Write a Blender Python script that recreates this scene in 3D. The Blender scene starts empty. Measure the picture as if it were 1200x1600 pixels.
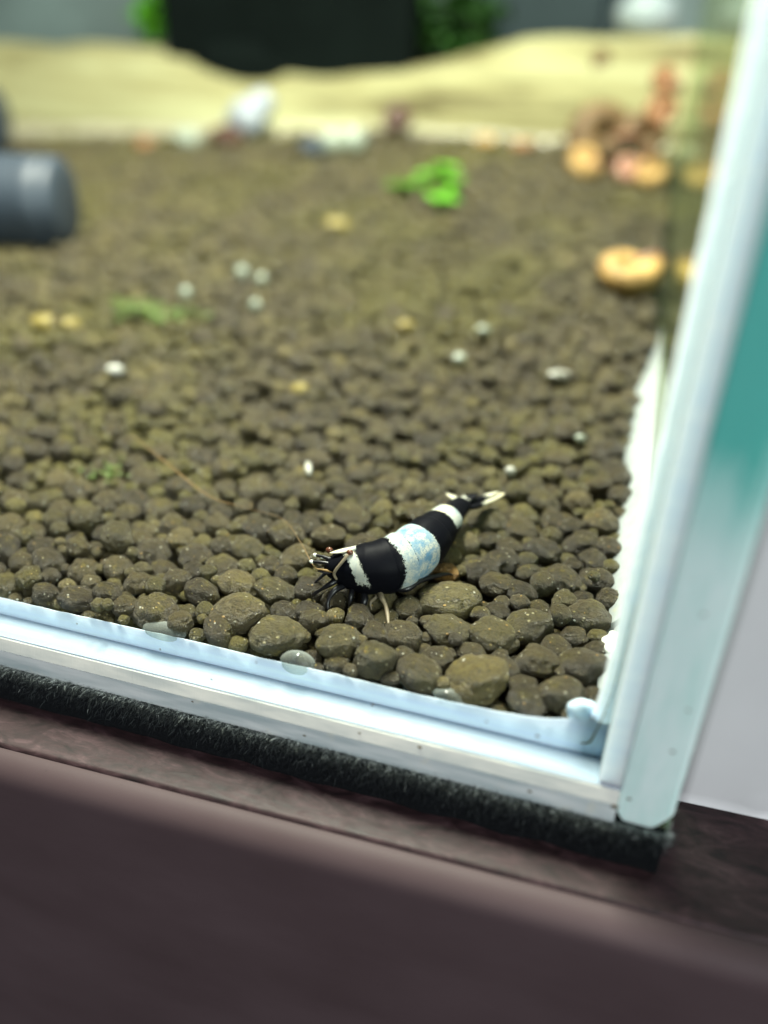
import bpy, bmesh, math, random
import numpy as np
from mathutils import Vector, Matrix, noise as mn

random.seed(7); np.random.seed(7)
S = 0.001                                   # all lengths below are in millimetres
sc = bpy.context.scene
COL = sc.collection

# ------------------------------------------------------------------ camera
cd = bpy.data.cameras.new('camera'); cam = bpy.data.objects.new('camera', cd); COL.objects.link(cam)
r_ = Vector((0.95577, 0.29198, 0.03532)); u_ = Vector((-0.17253, 0.45937, 0.87133)); f_ = Vector((-0.23819, 0.83888, -0.48943))
CAM = Vector((-7.276, -57.883, 62.251))
M = Matrix.Identity(4)
for i in range(3):
    M[i][0] = r_[i]; M[i][1] = u_[i]; M[i][2] = -f_[i]; M[i][3] = CAM[i] * S
cam.matrix_world = M
cd.sensor_fit = 'HORIZONTAL'; cd.sensor_width = 36.0; cd.lens = 1280.0 / 1200.0 * 36.0
cd.clip_start = 0.002; cd.clip_end = 20.0
cd.dof.use_dof = True; cd.dof.focus_distance = 0.0895; cd.dof.aperture_fstop = 10.6
sc.camera = cam

# ------------------------------------------------------------------ light
w = bpy.data.worlds.new('World'); sc.world = w; w.use_nodes = True
bg = w.node_tree.nodes['Background']; bg.inputs[0].default_value = (0.80, 0.86, 1.0, 1); bg.inputs[1].default_value = 0.09

def area(name, loc, target, sx, sy, power, color):
    l = bpy.data.lights.new(name, 'AREA'); l.shape = 'RECTANGLE'; l.size = sx * S; l.size_y = sy * S
    l.energy = power; l.color = color
    o = bpy.data.objects.new(name, l); COL.objects.link(o); o.location = Vector(loc) * S
    d = (Vector(target) - Vector(loc)).normalized()
    o.rotation_euler = d.to_track_quat('-Z', 'Y').to_euler()
    return o
lamp = area('tank_lamp', (-85, 108, 285), (-85, 108, 0), 30, 160, 4.1, (1.0, 0.965, 0.87))
lamp.rotation_euler = (0, 0, 0)                      # a bar lamp lying along the tank's depth, shining straight down
area('fill_lamp', (640, -740, 430), (0, 0, 0), 450, 450, 12.0, (0.95, 0.97, 1.0))  # added fill, placed out of view to brighten the pane edges and sheet

vs = sc.view_settings
vs.view_transform = 'Standard'; vs.look = 'None'; vs.exposure = 0.0; vs.gamma = 1.0
sc.render.engine = 'CYCLES'
sc.cycles.max_bounces = 10; sc.cycles.transparent_max_bounces = 16
sc.cycles.caustics_reflective = False; sc.cycles.caustics_refractive = False
sc.cycles.use_denoising = True
sc.cycles.sample_clamp_indirect = 6.0

# ------------------------------------------------------------------ helpers
def mesh(name, verts, faces, mats=(), parent=None, loc=(0, 0, 0), smooth=True, midx=None):
    me = bpy.data.meshes.new(name)
    loc = Vector(loc)
    me.from_pydata([tuple((Vector(v) - loc) * S) for v in verts], [], faces)
    for m in (mats if isinstance(mats, (list, tuple)) else [mats]): me.materials.append(m)
    if midx is not None: me.polygons.foreach_set('material_index', midx)
    me.polygons.foreach_set('use_smooth', [smooth] * len(me.polygons))
    me.update()
    o = bpy.data.objects.new(name, me); COL.objects.link(o)
    place(o, loc, parent)
    return o

def place(o, loc, parent=None):
    if parent is not None:
        base = Vector((0, 0, 0)); q = parent
        while q is not None: base += q.location; q = q.parent
        o.parent = parent; o.location = Vector(loc) * S - base
    else:
        o.location = Vector(loc) * S

def empty(name, loc=(0, 0, 0)):
    o = bpy.data.objects.new(name, None); COL.objects.link(o); o.location = Vector(loc) * S
    o.empty_display_size = 0.005
    return o

def tag(o, label=None, cat=None, group=None, kind=None):
    if label: o['label'] = label
    if cat: o['category'] = cat
    if group: o['group'] = group
    if kind: o['kind'] = kind
    return o

def bevel_box(name, lo, hi, mats, parent=None, bev=0.4, seg=2, loc=None, face_mat=None):
    bm = bmesh.new()
    bmesh.ops.create_cube(bm, size=1)
    lo = Vector(lo); hi = Vector(hi); c = (lo + hi) / 2; d = hi - lo
    loc = Vector(loc if loc is not None else (c.x, c.y, lo.z))
    for v in bm.verts: v.co = Vector((v.co.x * d.x, v.co.y * d.y, v.co.z * d.z)) + c - loc
    if bev: bmesh.ops.bevel(bm, geom=bm.edges[:], offset=bev, segments=seg, profile=0.6, affect='EDGES')
    for v in bm.verts: v.co *= S
    if face_mat:
        bm.normal_update()
        for f in bm.faces: f.material_index = face_mat(f.normal)
    me = bpy.data.meshes.new(name); bm.to_mesh(me); bm.free()
    for m in (mats if isinstance(mats, (list, tuple)) else [mats]): me.materials.append(m)
    o = bpy.data.objects.new(name, me); COL.objects.link(o); place(o, loc, parent)
    return o

def catmull(pts, n):
    P = [Vector(p) for p in pts]; out = []
    for i in range(len(P) - 1):
        p0 = P[max(i - 1, 0)]; p1 = P[i]; p2 = P[i + 1]; p3 = P[min(i + 2, len(P) - 1)]
        for k in range(n):
            t = k / n
            out.append(0.5 * ((2 * p1) + (p2 - p0) * t + (2 * p0 - 5 * p1 + 4 * p2 - p3) * t * t + (3 * p1 - p0 - 3 * p2 + p3) * t ** 3))
    out.append(P[-1]); return out

def tube(name, pts, radii, mat, parent=None, loc=None, n=6, sides=10):
    """tapering bent tube; pts in mm, radii per control point"""
    C = catmull(pts, n); Rr = catmull([(r, 0, 0) for r in radii], n); Rr = [max(r.x, 0.01) for r in Rr]
    V = []; F = []
    up = Vector((0.3, 0.2, 1)).normalized()
    for i, p in enumerate(C):
        t = (C[min(i + 1, len(C) - 1)] - C[max(i - 1, 0)]).normalized()
        a = t.cross(up)
        if a.length < 1e-3: a = t.cross(Vector((1, 0, 0)))
        a.normalize(); b = t.cross(a)
        for k in range(sides):
            an = 2 * math.pi * k / sides
            V.append(p + (a * math.cos(an) + b * math.sin(an)) * Rr[i])
    for i in range(len(C) - 1):
        for k in range(sides):
            F.append((i * sides + k, i * sides + (k + 1) % sides, (i + 1) * sides + (k + 1) % sides, (i + 1) * sides + k))
    F.append(tuple(range(sides - 1, -1, -1))); F.append(tuple((len(C) - 1) * sides + k for k in range(sides)))
    return mesh(name, V, F, mat, parent, loc if loc is not None else pts[0])

def interp(x, xs, ys): return float(np.interp(x, xs, ys))

# ------------------------------------------------------------------ materials
class NT:
    def __init__(self, name):
        self.m = bpy.data.materials.new(name); self.m.use_nodes = True
        self.t = self.m.node_tree; self.t.nodes.clear()
        self.out = self.t.nodes.new('ShaderNodeOutputMaterial')
    def n(self, typ, **kw):
        nd = self.t.nodes.new(typ)
        for k, v in kw.items(): setattr(nd, k, v)
        return nd
    def l(self, a, b): self.t.links.new(a, b)
    def set(self, sock, v):
        if hasattr(v, 'is_linked') or hasattr(v, 'links'): self.l(v, sock)
        else: sock.default_value = v
    def coord(self, scale=(1, 1, 1), which='Object', offset=None):
        c = self.n('ShaderNodeTexCoord'); mp = self.n('ShaderNodeMapping')
        self.l(c.outputs[which], mp.inputs[0]); mp.inputs['Scale'].default_value = tuple(1000 * s for s in scale)   # texture space in mm
        if offset is not None: self.l(offset, mp.inputs['Location'])
        return mp.outputs[0]
    def noise(self, vec, scale, detail=4, rough=0.55, dist=0.0):
        t = self.n('ShaderNodeTexNoise'); self.l(vec, t.inputs['Vector'])
        t.inputs['Scale'].default_value = scale; t.inputs['Detail'].default_value = detail
        t.inputs['Roughness'].default_value = rough; t.inputs['Distortion'].default_value = dist
        return t.outputs['Fac']
    def ramp(self, fac, stops, interp='LINEAR'):
        r = self.n('ShaderNodeValToRGB'); self.l(fac, r.inputs[0]); r.color_ramp.interpolation = interp
        el = r.color_ramp.elements
        while len(el) < len(stops): el.new(0.5)
        for e, (p, c) in zip(el, stops):
            e.position = p; e.color = (c, c, c, 1) if isinstance(c, (int, float)) else (*c, 1)
        return r.outputs[0]
    def mix(self, fac, a, b, blend='MIX'):
        m = self.n('ShaderNodeMix'); m.data_type = 'RGBA'; m.blend_type = blend
        self.set(m.inputs[0], fac)
        for s_, v in ((m.inputs[6], a), (m.inputs[7], b)):
            if isinstance(v, tuple): s_.default_value = (*v, 1) if len(v) == 3 else v
            else: self.l(v, s_)
        return m.outputs[2]
    def math(self, op, a, b=0.5, clamp=False):
        m = self.n('ShaderNodeMath'); m.operation = op; m.use_clamp = clamp
        self.set(m.inputs[0], a); self.set(m.inputs[1], b)
        return m.outputs[0]
    def bump(self, h, strength=0.5, dist=0.1):
        b = self.n('ShaderNodeBump'); self.l(h, b.inputs['Height']); b.inputs['Strength'].default_value = strength
        b.inputs['Distance'].default_value = dist * S
        return b.outputs[0]
    def bsdf(self, color, rough=0.5, spec=0.5, normal=None, **kw):
        p = self.n('ShaderNodeBsdfPrincipled')
        if isinstance(color, tuple): p.inputs['Base Color'].default_value = (*color, 1)
        else: self.l(color, p.inputs['Base Color'])
        self.set(p.inputs['Roughness'], rough); self.set(p.inputs['Specular IOR Level'], spec)
        if normal is not None: self.l(normal, p.inputs['Normal'])
        for k, v in kw.items():
            if isinstance(v, tuple): v = (*v, 1) if len(v) == 3 and k.endswith('Color') else v
            self.set(p.inputs[k.replace('_', ' ')], v)
        return p.outputs[0]
    def done(self, shader): self.l(shader, self.out.inputs['Surface']); return self.m

def plain(name, color, rough=0.5, spec=0.4, var=0.25, scale=0.8, bump=0.15, **kw):
    t = NT(name); v = t.coord(); nz = t.noise(v, scale, 5)
    dark = tuple(c * (1 - var) for c in color); lite = tuple(min(1, c * (1 + var)) for c in color)
    col = t.ramp(nz, [(0.3, dark), (0.7, lite)])
    nb = t.bump(t.noise(v, scale * 4, 4), bump, 0.15) if bump else None
    return t.done(t.bsdf(col, rough, spec, nb, **kw))

def soil_material(name, per_object, tint):
    """baked clay granule: dark olive brown, algae patches, pale mineral specks"""
    t = NT(name)
    if per_object:
        oi = t.n('ShaderNodeObjectInfo'); rnd = oi.outputs['Random']
        cmb = t.n('ShaderNodeCombineXYZ')
        t.l(t.math('MULTIPLY', rnd, 173.0), cmb.inputs[0]); t.l(t.math('MULTIPLY', rnd, 91.0), cmb.inputs[1]); t.l(t.math('MULTIPLY', rnd, 47.0), cmb.inputs[2])
        v = t.coord((0.0021, 0.0021, 0.0021), offset=cmb.outputs[0])
    else:
        at = t.n('ShaderNodeAttribute'); at.attribute_name = 'rnd'; rnd = at.outputs['Fac']
        v = t.coord()
    base = t.ramp(rnd, [(0.0, (0.032, 0.025, 0.016)), (0.3, (0.056, 0.044, 0.024)), (0.6, (0.082, 0.065, 0.030)), (0.88, (0.125, 0.100, 0.040)), (1.0, (0.21, 0.17, 0.065))])
    if per_object: base = t.mix(1.0, base, (0.78, 0.76, 0.80), 'MULTIPLY')
    if tint is not None: base = t.mix(0.92 if tint[0] > 0.3 else 0.62, base, tint)
    g = t.noise(v, 0.9, 6, 0.65)
    base = t.mix(t.ramp(g, [(0.3, 0.0), (0.75, 0.75)]), base, t.mix(0.6, base, (0.17, 0.14, 0.065)))
    alg = t.math('MULTIPLY', t.ramp(t.noise(v, 0.23, 3, 0.6), [(0.52, 0.0), (0.68, 1.0)]), t.ramp(t.noise(v, 2.6, 4), [(0.35, 0.25), (0.65, 1.0)]))
    base = t.mix(t.math('MULTIPLY', alg, 0.55), base, (0.17, 0.145, 0.025))
    cr = t.math('MULTIPLY', t.ramp(t.noise(v, 0.55, 5, 0.7, 0.5), [(0.60, 0.0), (0.66, 1.0)]), t.ramp(t.noise(v, 3.0, 3, 0.6), [(0.40, 0.0), (0.55, 1.0)]))
    base = t.mix(t.math('MULTIPLY', cr, 0.75), base, (0.26, 0.21, 0.045))
    if not per_object:
        film = t.ramp(t.noise(v, 0.024, 4, 0.6), [(0.47, 0.0), (0.62, 0.7)])
        base = t.mix(film, base, (0.13, 0.118, 0.020))
    # fine sandy grain
    gr = t.noise(v, 4.2, 4, 0.7)
    base = t.mix(t.ramp(gr, [(0.36, 0.85), (0.5, 0.0)]), base, (0.018, 0.015, 0.011))
    # mineral specks
    vo = t.n('ShaderNodeTexVoronoi'); t.l(v, vo.inputs['Vector']); vo.inputs['Scale'].default_value = 1.5
    sep = t.n('ShaderNodeSeparateColor'); t.l(vo.outputs['Color'], sep.inputs[0])
    sp = t.math('MULTIPLY', t.ramp(vo.outputs['Distance'], [(0.15, 1.0), (0.23, 0.0)]), t.math('GREATER_THAN', sep.outputs[0], 0.50))
    base = t.mix(t.math('MULTIPLY', sp, 0.85), base, t.ramp(sep.outputs[1], [(0.0, (0.6, 0.34, 0.08)), (0.25, (0.40, 0.34, 0.14)), (0.7, (0.55, 0.50, 0.34)), (1.0, (0.9, 0.9, 0.8))]))
    h = t.math('ADD', t.math('MULTIPLY', gr, 0.6), t.math('MULTIPLY', t.noise(v, 1.7, 6, 0.72), 1.6))
    h = t.math('ADD', h, t.math('MULTIPLY', sp, 0.5))
    return t.done(t.bsdf(base, 0.36, 0.65, t.bump(h, 1.0, 0.46)))

def silicone(name, color, rough=0.35, dirt=0.5, sss=0.35, sc_mm=1.2):
    t = NT(name); v = t.coord()
    streak = t.noise(t.coord((0.05, 1.3, 1.3)), 1.0, 4)
    col = t.mix(t.ramp(streak, [(0.3, 0.0), (0.75, 1.0)]), color, tuple(min(1, c * 1.12 + 0.03) for c in color))
    d = t.math('MULTIPLY', t.ramp(t.noise(v, 0.5, 6, 0.7), [(0.62, 0.0), (0.78, 1.0)]), dirt)
    col = t.mix(d, col, (0.42, 0.40, 0.24))
    return t.done(t.bsdf(col, rough, 0.4, t.bump(t.noise(v, 1.2, 4), 0.25, 0.2), Subsurface_Weight=sss, Subsurface_Radius=(0.85, 0.95, 1.0), Subsurface_Scale=sc_mm * S))

def clear_glass(name, color):
    t = NT(name); b = t.n('ShaderNodeBsdfTransparent'); b.inputs[0].default_value = (*color, 1)
    return t.done(b.outputs[0])

MAT = {}
MAT['pane'] = clear_glass('clear front glass', (0.955, 0.975, 0.965))
MAT['water'] = clear_glass('tank water', (0.97, 0.98, 0.955))

# side glass seen from within the water at a grazing angle: near total internal reflection
t = NT('side glass'); v = t.coord()
gl = t.n('ShaderNodeBsdfGlossy'); gl.inputs['Roughness'].default_value = 0.06
gl.inputs['Color'].default_value = (0.62, 0.68, 0.56, 1)
tr = t.n('ShaderNodeBsdfTransparent'); tr.inputs[0].default_value = (0.75, 0.9, 0.84, 1)
mx = t.n('ShaderNodeMixShader'); lw_ = t.n('ShaderNodeLayerWeight'); lw_.inputs[0].default_value = 0.5; t.l(t.ramp(lw_.outputs['Facing'], [(0.45, 0.06), (0.85, 0.85)]), mx.inputs[0]); t.l(tr.outputs[0], mx.inputs[1]); t.l(gl.outputs[0], mx.inputs[2])
film = t.n('ShaderNodeBsdfDiffuse'); film.inputs[0].default_value = (0.36, 0.38, 0.24, 1)
mx2 = t.n('ShaderNodeMixShader'); t.l(t.ramp(t.noise(v, 0.6, 6, 0.7), [(0.35, 0.06), (0.8, 0.25)]), mx2.inputs[0]); t.l(mx.outputs[0], mx2.inputs[1]); t.l(film.outputs[0], mx2.inputs[2])
MAT['side'] = t.done(mx2.outputs[0])

# ground front edge of the side pane: light piped in the glass painted by height, pale low, teal above
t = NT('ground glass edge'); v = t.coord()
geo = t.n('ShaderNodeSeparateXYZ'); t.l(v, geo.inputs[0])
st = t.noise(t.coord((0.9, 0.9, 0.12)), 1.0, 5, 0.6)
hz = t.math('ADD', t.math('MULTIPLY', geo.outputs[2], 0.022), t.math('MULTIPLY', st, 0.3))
light_fade = t.ramp(hz, [(0.78, 0.0), (1.60, 1.0)])
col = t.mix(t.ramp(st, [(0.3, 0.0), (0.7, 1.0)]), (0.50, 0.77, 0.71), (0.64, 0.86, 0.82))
col = t.mix(light_fade, col, (0.09, 0.43, 0.37))
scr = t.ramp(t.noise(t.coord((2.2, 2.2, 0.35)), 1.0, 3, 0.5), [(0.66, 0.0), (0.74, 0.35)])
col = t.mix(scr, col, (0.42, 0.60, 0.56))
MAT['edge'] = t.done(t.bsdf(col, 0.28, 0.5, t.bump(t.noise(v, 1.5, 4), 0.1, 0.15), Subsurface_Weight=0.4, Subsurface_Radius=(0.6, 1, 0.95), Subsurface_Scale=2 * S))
# polished front edge of the floor pane
t = NT('floor glass edge'); v = t.coord()
br = t.noise(t.coord((6.0, 0.4, 0.4)), 1.0, 3, 0.6); lg = t.noise(t.coord((0.09, 0.6, 0.6)), 1.0, 3)
col = t.mix(t.ramp(lg, [(0.35, 0.0), (0.65, 1.0)]), (0.36, 0.44, 0.44), (0.60, 0.66, 0.64))
col = t.mix(t.ramp(t.noise(v, 0.35, 5, 0.6), [(0.60, 0.0), (0.72, 0.35)]), col, (0.66, 0.62, 0.42))
MAT['floor_edge'] = t.done(t.bsdf(col, 0.25, 0.6, t.bump(br, 0.35, 0.06), Subsurface_Weight=0.3, Subsurface_Radius=(0.8, 1, 1), Subsurface_Scale=1.5 * S))
t = NT('floor glass chamfer'); v = t.coord()
br = t.noise(t.coord((5.0, 0.6, 0.6)), 1.0, 3, 0.6)
col = t.mix(t.ramp(t.noise(t.coord((0.12, 0.5, 0.5)), 1.0, 3), [(0.35, 0.0), (0.65, 1.0)]), (0.50, 0.54, 0.50), (0.74, 0.75, 0.66))
MAT['chamfer'] = t.done(t.bsdf(col, 0.22, 0.7, t.bump(br, 0.5, 0.06)))
MAT['sil_blue'] = silicone('pale blue silicone', (0.62, 0.77, 0.98), dirt=0.25)
MAT['sil_vert'] = silicone('pale blue corner silicone', (0.54, 0.70, 0.95), dirt=0.2, sss=1.0, sc_mm=3.5)
MAT['sil_pale'] = silicone('pale silicone joint', (0.64, 0.82, 0.93), dirt=0.15, sss=1.0, sc_mm=3.0)
MAT['sil_white'] = silicone('white silicone', (0.33, 0.37, 0.365), dirt=0.6)
MAT['sil_bond'] = silicone('silicone bond layer', (0.27, 0.34, 0.43), dirt=0.1)
MAT['sil_grey'] = silicone('greyish back silicone', (0.34, 0.32, 0.22))
MAT['sil_cream'] = silicone('cream silicone', (0.80, 0.84, 0.78), dirt=0.7)

# dark stained wood
t = NT('dark stained wood'); v = t.coord()
gv = t.coord((0.16, 0.40, 0.40)); g1 = t.noise(gv, 1.0, 7, 0.66, 1.4); g2 = t.noise(t.coord((0.5, 1.8, 1.8)), 1.0, 6, 0.7, 0.6)
col = t.ramp(g1, [(0.34, (0.006, 0.004, 0.0045)), (0.44, (0.022, 0.011, 0.012)), (0.54, (0.036, 0.019, 0.021)), (0.68, (0.066, 0.038, 0.041))])
col = t.mix(t.ramp(g2, [(0.38, 0.6), (0.54, 0.0)]), col, (0.012, 0.007, 0.008))
MAT['wood'] = t.done(t.bsdf(col, t.ramp(g2, [(0.3, 0.48), (0.7, 0.65)]), 0.28, t.bump(g2, 0.25, 0.12)))

t = NT('dull lacquered edge'); v = t.coord()
g1 = t.noise(t.coord((0.05, 0.10, 0.10)), 1.0, 4, 0.5); g2 = t.noise(v, 1.6, 5, 0.7)
col = t.ramp(g1, [(0.3, (0.050, 0.033, 0.035)), (0.7, (0.064, 0.044, 0.047))])
col = t.mix(t.ramp(g2, [(0.64, 0.0), (0.74, 0.35)]), col, (0.02, 0.013, 0.013))
MAT['lacquer'] = t.done(t.bsdf(col, 0.6, 0.2, t.bump(g2, 0.08, 0.1)))
t = NT('black felt'); v = t.coord()
fn = t.noise(v, 3.0, 6, 0.75)
MAT['felt'] = t.done(t.bsdf(t.ramp(fn, [(0.3, (0.002, 0.003, 0.004)), (0.7, (0.012, 0.015, 0.017))]), 0.95, 0.1, t.bump(fn, 1.0, 0.5)))
t = NT('felt fibre')
oi = t.n('ShaderNodeAttribute'); oi.attribute_name = 'rnd'
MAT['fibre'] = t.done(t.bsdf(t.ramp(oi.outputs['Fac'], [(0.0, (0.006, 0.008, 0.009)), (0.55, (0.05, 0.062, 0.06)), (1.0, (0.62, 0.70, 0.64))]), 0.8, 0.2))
MAT['white_plastic'] = plain('white plastic sheet', (0.58, 0.60, 0.60), 0.35, 0.5, 0.05, 0.05, 0.05)

MAT['soil'] = soil_material('clay granule', True, None)
MAT['soil_o'] = soil_material('olive clay granule', True, (0.082, 0.071, 0.026))
MAT['soil_y'] = soil_material('algae covered granule', True, (0.15, 0.112, 0.022))
MAT['soil_n'] = soil_material('orange granule', True, (0.55, 0.28, 0.07))
MAT['soil_mass'] = soil_material('clay granule mass', False, None)
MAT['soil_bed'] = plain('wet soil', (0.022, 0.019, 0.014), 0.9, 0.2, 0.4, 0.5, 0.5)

# ------------------------------------------------------------------ table, mat, white sheet
TZ = -4.8
tb = empty('wooden_table', (0, -6, TZ)); tag(tb, 'dark red-brown stained wooden table with moulded front edge under the tank', 'table')
ang = math.radians(1.6)
def trot(p):   # the table is turned a little against the tank
    x, y, z = p; return (x * math.cos(ang) - (y + 6) * math.sin(ang), x * math.sin(ang) + (y + 6) * math.cos(ang) - 6, z)
def extrude_x(name, prof, x0, x1, mat, parent, n=60, wob=0.0, loc=(0, 0, 0), xf=lambda p: p, closed=True, smooth=True):
    V = []; F = []; m = len(prof)
    for i in range(n + 1):
        x = x0 + (x1 - x0) * i / n
        for j, (y, z) in enumerate(prof):
            d = wob * mn.noise(Vector((x * 0.25, j * 3.1, 0.0))) if wob else 0
            V.append(xf((x, y + d, z + d * 0.5)))
    for i in range(n):
        for j in range(m):
            F.append((i * m + j, (i + 1) * m + j, (i + 1) * m + (j + 1) % m, i * m + (j + 1) % m))
    F.append(tuple(range(m - 1, -1, -1))[::-1]); F.append(tuple(n * m + j for j in range(m))[::-1])
    o = mesh(name, V, F, mat, parent, loc, smooth)
    me = o.data
    bm = bmesh.new(); bm.from_mesh(me); bmesh.ops.recalc_face_normals(bm, faces=bm.faces[:]); bm.to_mesh(me); bm.free()
    if smooth:
        try: me.set_sharp_from_angle(angle=math.radians(50))
        except Exception: pass
    return o
def arc(cy, cz, r, a0, a1, n=8): return [(cy + r * math.cos(math.radians(a0 + (a1 - a0) * k / n)), cz + r * math.sin(math.radians(a0 + (a1 - a0) * k / n))) for k in range(n + 1)]
prof = [(420, TZ), (420, TZ - 22), (-4.4, TZ - 22)] + arc(-4.4, TZ - 0.9, 0.9, 180, 90, 5)[0:]
prof = [(420, TZ), (420, TZ - 22), (-5.3, TZ - 22)] + arc(-4.7, TZ - 0.6, 0.6, 180, 90, 6)
extrude_x('table_top', prof, -420, 160, MAT['wood'], tb, 40, 0, (0, -6, TZ), trot)
prof = [(-5.32, TZ - 0.35), (-5.32, TZ - 60), (-8.3, TZ - 60), (-8.3, TZ - 4.4)] + arc(-5.5, TZ - 3.1, 2.8, 180, 93, 14)
extrude_x('edge_moulding', prof, -420, 160, MAT['lacquer'], tb, 40, 0, (0, -6, TZ), trot)

mat_o = empty('felt_mat', (-150, 140, TZ)); tag(mat_o, 'black fuzzy felt mat under the glass tank', 'mat')
prof = [(290, TZ), (-0.9, TZ), (-1.15, TZ + 1.0), (-1.2, TZ + 3.4), (-0.75, -0.35), (-0.2, -0.02), (290, -0.02)]
extrude_x('pad', prof, -340, 4.7, MAT['felt'], mat_o, 260, 0.35, (-150, 140, TZ))
V = []; F = []; RND = []
for k in range(26000):
    x = random.uniform(-85, 4.9); u = random.random() ** 1.3
    y = -0.2 - 1.0 * u; z = -0.05 - (0.3 * u) - (random.random() ** 2) * 3.6 * u * u
    if random.random() < 0.02: x = 4.7; y = random.uniform(-1, 8)
    p = Vector((x, y, z)); L = random.uniform(0.3, 1.15)
    d = Vector((random.gauss(0, 0.55), -0.55 - random.random() * 0.6, random.gauss(0.15, 0.45) - 0.5 * u)).normalized()
    if x > 4.6: d = Vector((1, random.gauss(0, 0.5), random.gauss(0, 0.5))).normalized()
    sd = d.cross(Vector((random.gauss(0, 1), random.gauss(0, 1), random.gauss(0, 1)))).normalized() * 0.03
    q = p + d * L * 0.6; e = p + d * L + Vector((random.gauss(0, 0.12), 0, random.gauss(-0.08, 0.12)))
    b = len(V); V += [p - sd, p + sd, q + sd * 0.8, q - sd * 0.8, e]; F += [(b, b + 1, b + 2, b + 3), (b + 3, b + 2, b + 4)]
    RND += [min(1.0, max(0.0, random.gauss(0.78 - 0.85 * u, 0.22)))] * 5  # upper fibres paler: light through the glass put into their colour
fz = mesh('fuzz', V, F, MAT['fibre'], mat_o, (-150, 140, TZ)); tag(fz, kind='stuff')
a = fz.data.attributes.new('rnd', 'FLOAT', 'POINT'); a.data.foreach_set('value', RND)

# white sheet standing on the table right of the tank, with a pressed crease
V = []; F = []; nx, nz = 50, 60
for side in (0, 1):
    for i in range(nx + 1):
        for k in range(nz + 1):
            x = 6.4 + 80 * i / nx; z = TZ + 0.02 + 90 * k / nz
            cr = 0.5 * math.exp(-((z - TZ - 3.0 + 0.55 * (x - 12)) / 0.35) ** 2) * (1 if x > 12 else 0) + 0.35 * mn.noise(Vector((x * 0.05, z * 0.08, 1)))
            V.append((x, 8.9 + 0.05 * (x - 7) - cr + side * 1.2, z))
N1 = (nx + 1) * (nz + 1)
for i in range(nx):
    for k in range(nz):
        a_ = i * (nz + 1) + k; q = (a_, a_ + nz + 1, a_ + nz + 2, a_ + 1)
        F.append(q); F.append(tuple(N1 + j for j in reversed(q)))
for i in range(nx):
    for k in (0, nz):
        a_ = i * (nz + 1) + k; F.append((a_, a_ + nz + 1, N1 + a_ + nz + 1, N1 + a_))
for k in range(nz):
    for i in (0, nx):
        a_ = i * (nz + 1) + k; F.append((a_, a_ + 1, N1 + a_ + 1, N1 + a_))
o = mesh('plastic_sheet', V, F, MAT['white_plastic'], None, (46, 9, TZ)); tag(o, 'whitish plastic sheet standing on the table right of the tank', 'sheet')

# ------------------------------------------------------------------ aquarium
aq = empty('aquarium', (-150, 135, 0)); tag(aq, 'rimless clear glass tank with pale silicone joints standing on a black mat', 'aquarium')
AL = (-150, 135, 0)
FZ = 3.9          # top of the floor pane
prof = [(275, 0.02), (-0.62, 0.02), (-0.62, FZ - 1.55), (275, FZ - 1.55)]
bevel_box('floor_pane', (-300, -0.15, 0.02), (-0.03, 274, FZ - 0.06), MAT['floor_edge'], aq, 0.0, 1, AL)
extrude_x('floor_pane_edge', [(-0.16, 0.03), (-0.62, 0.12), (-0.64, 2.35), (-0.16, 2.4)], -300, -0.03, MAT['floor_edge'], aq, 120, 0.03, AL)
extrude_x('floor_pane_chamfer', [(-0.16, 2.42), (-0.63, 2.42), (-0.22, FZ - 0.10), (-0.16, FZ - 0.10)], -300, -0.03, MAT['chamfer'], aq, 120, 0.03, AL)
bevel_box('front_pane', (-300, 0.02, FZ + 0.12), (-2.05, 3.3, 150), MAT['pane'], aq, 0.0, 1, AL)
bevel_box('back_pane', (-300, 270, FZ + 0.12), (-0.4, 274.8, 150), MAT['pane'], aq, 0.0, 1, AL)
bevel_box('side_pane', (0.02, 0.3, 0.03), (5.0, 275, 150), [MAT['side']], aq, 0.0, 1, AL)
# front edge of the side pane: ground face with chipped lower corners
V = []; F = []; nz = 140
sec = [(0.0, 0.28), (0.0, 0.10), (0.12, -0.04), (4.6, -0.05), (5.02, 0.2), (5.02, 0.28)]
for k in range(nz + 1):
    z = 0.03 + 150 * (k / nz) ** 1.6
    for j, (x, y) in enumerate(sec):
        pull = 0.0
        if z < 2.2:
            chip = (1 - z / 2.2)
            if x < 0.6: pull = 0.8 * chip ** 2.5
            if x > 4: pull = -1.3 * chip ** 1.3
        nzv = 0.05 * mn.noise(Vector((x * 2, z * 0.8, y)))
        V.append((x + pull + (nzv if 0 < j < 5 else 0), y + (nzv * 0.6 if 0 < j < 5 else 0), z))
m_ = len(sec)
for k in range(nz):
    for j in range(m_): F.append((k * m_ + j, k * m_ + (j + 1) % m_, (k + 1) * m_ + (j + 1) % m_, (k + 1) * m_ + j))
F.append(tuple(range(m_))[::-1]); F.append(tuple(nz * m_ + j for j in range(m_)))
o = mesh('side_pane_edge', V, F, MAT['edge'], aq, AL); o.data.set_sharp_from_angle(angle=math.radians(25))

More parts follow.
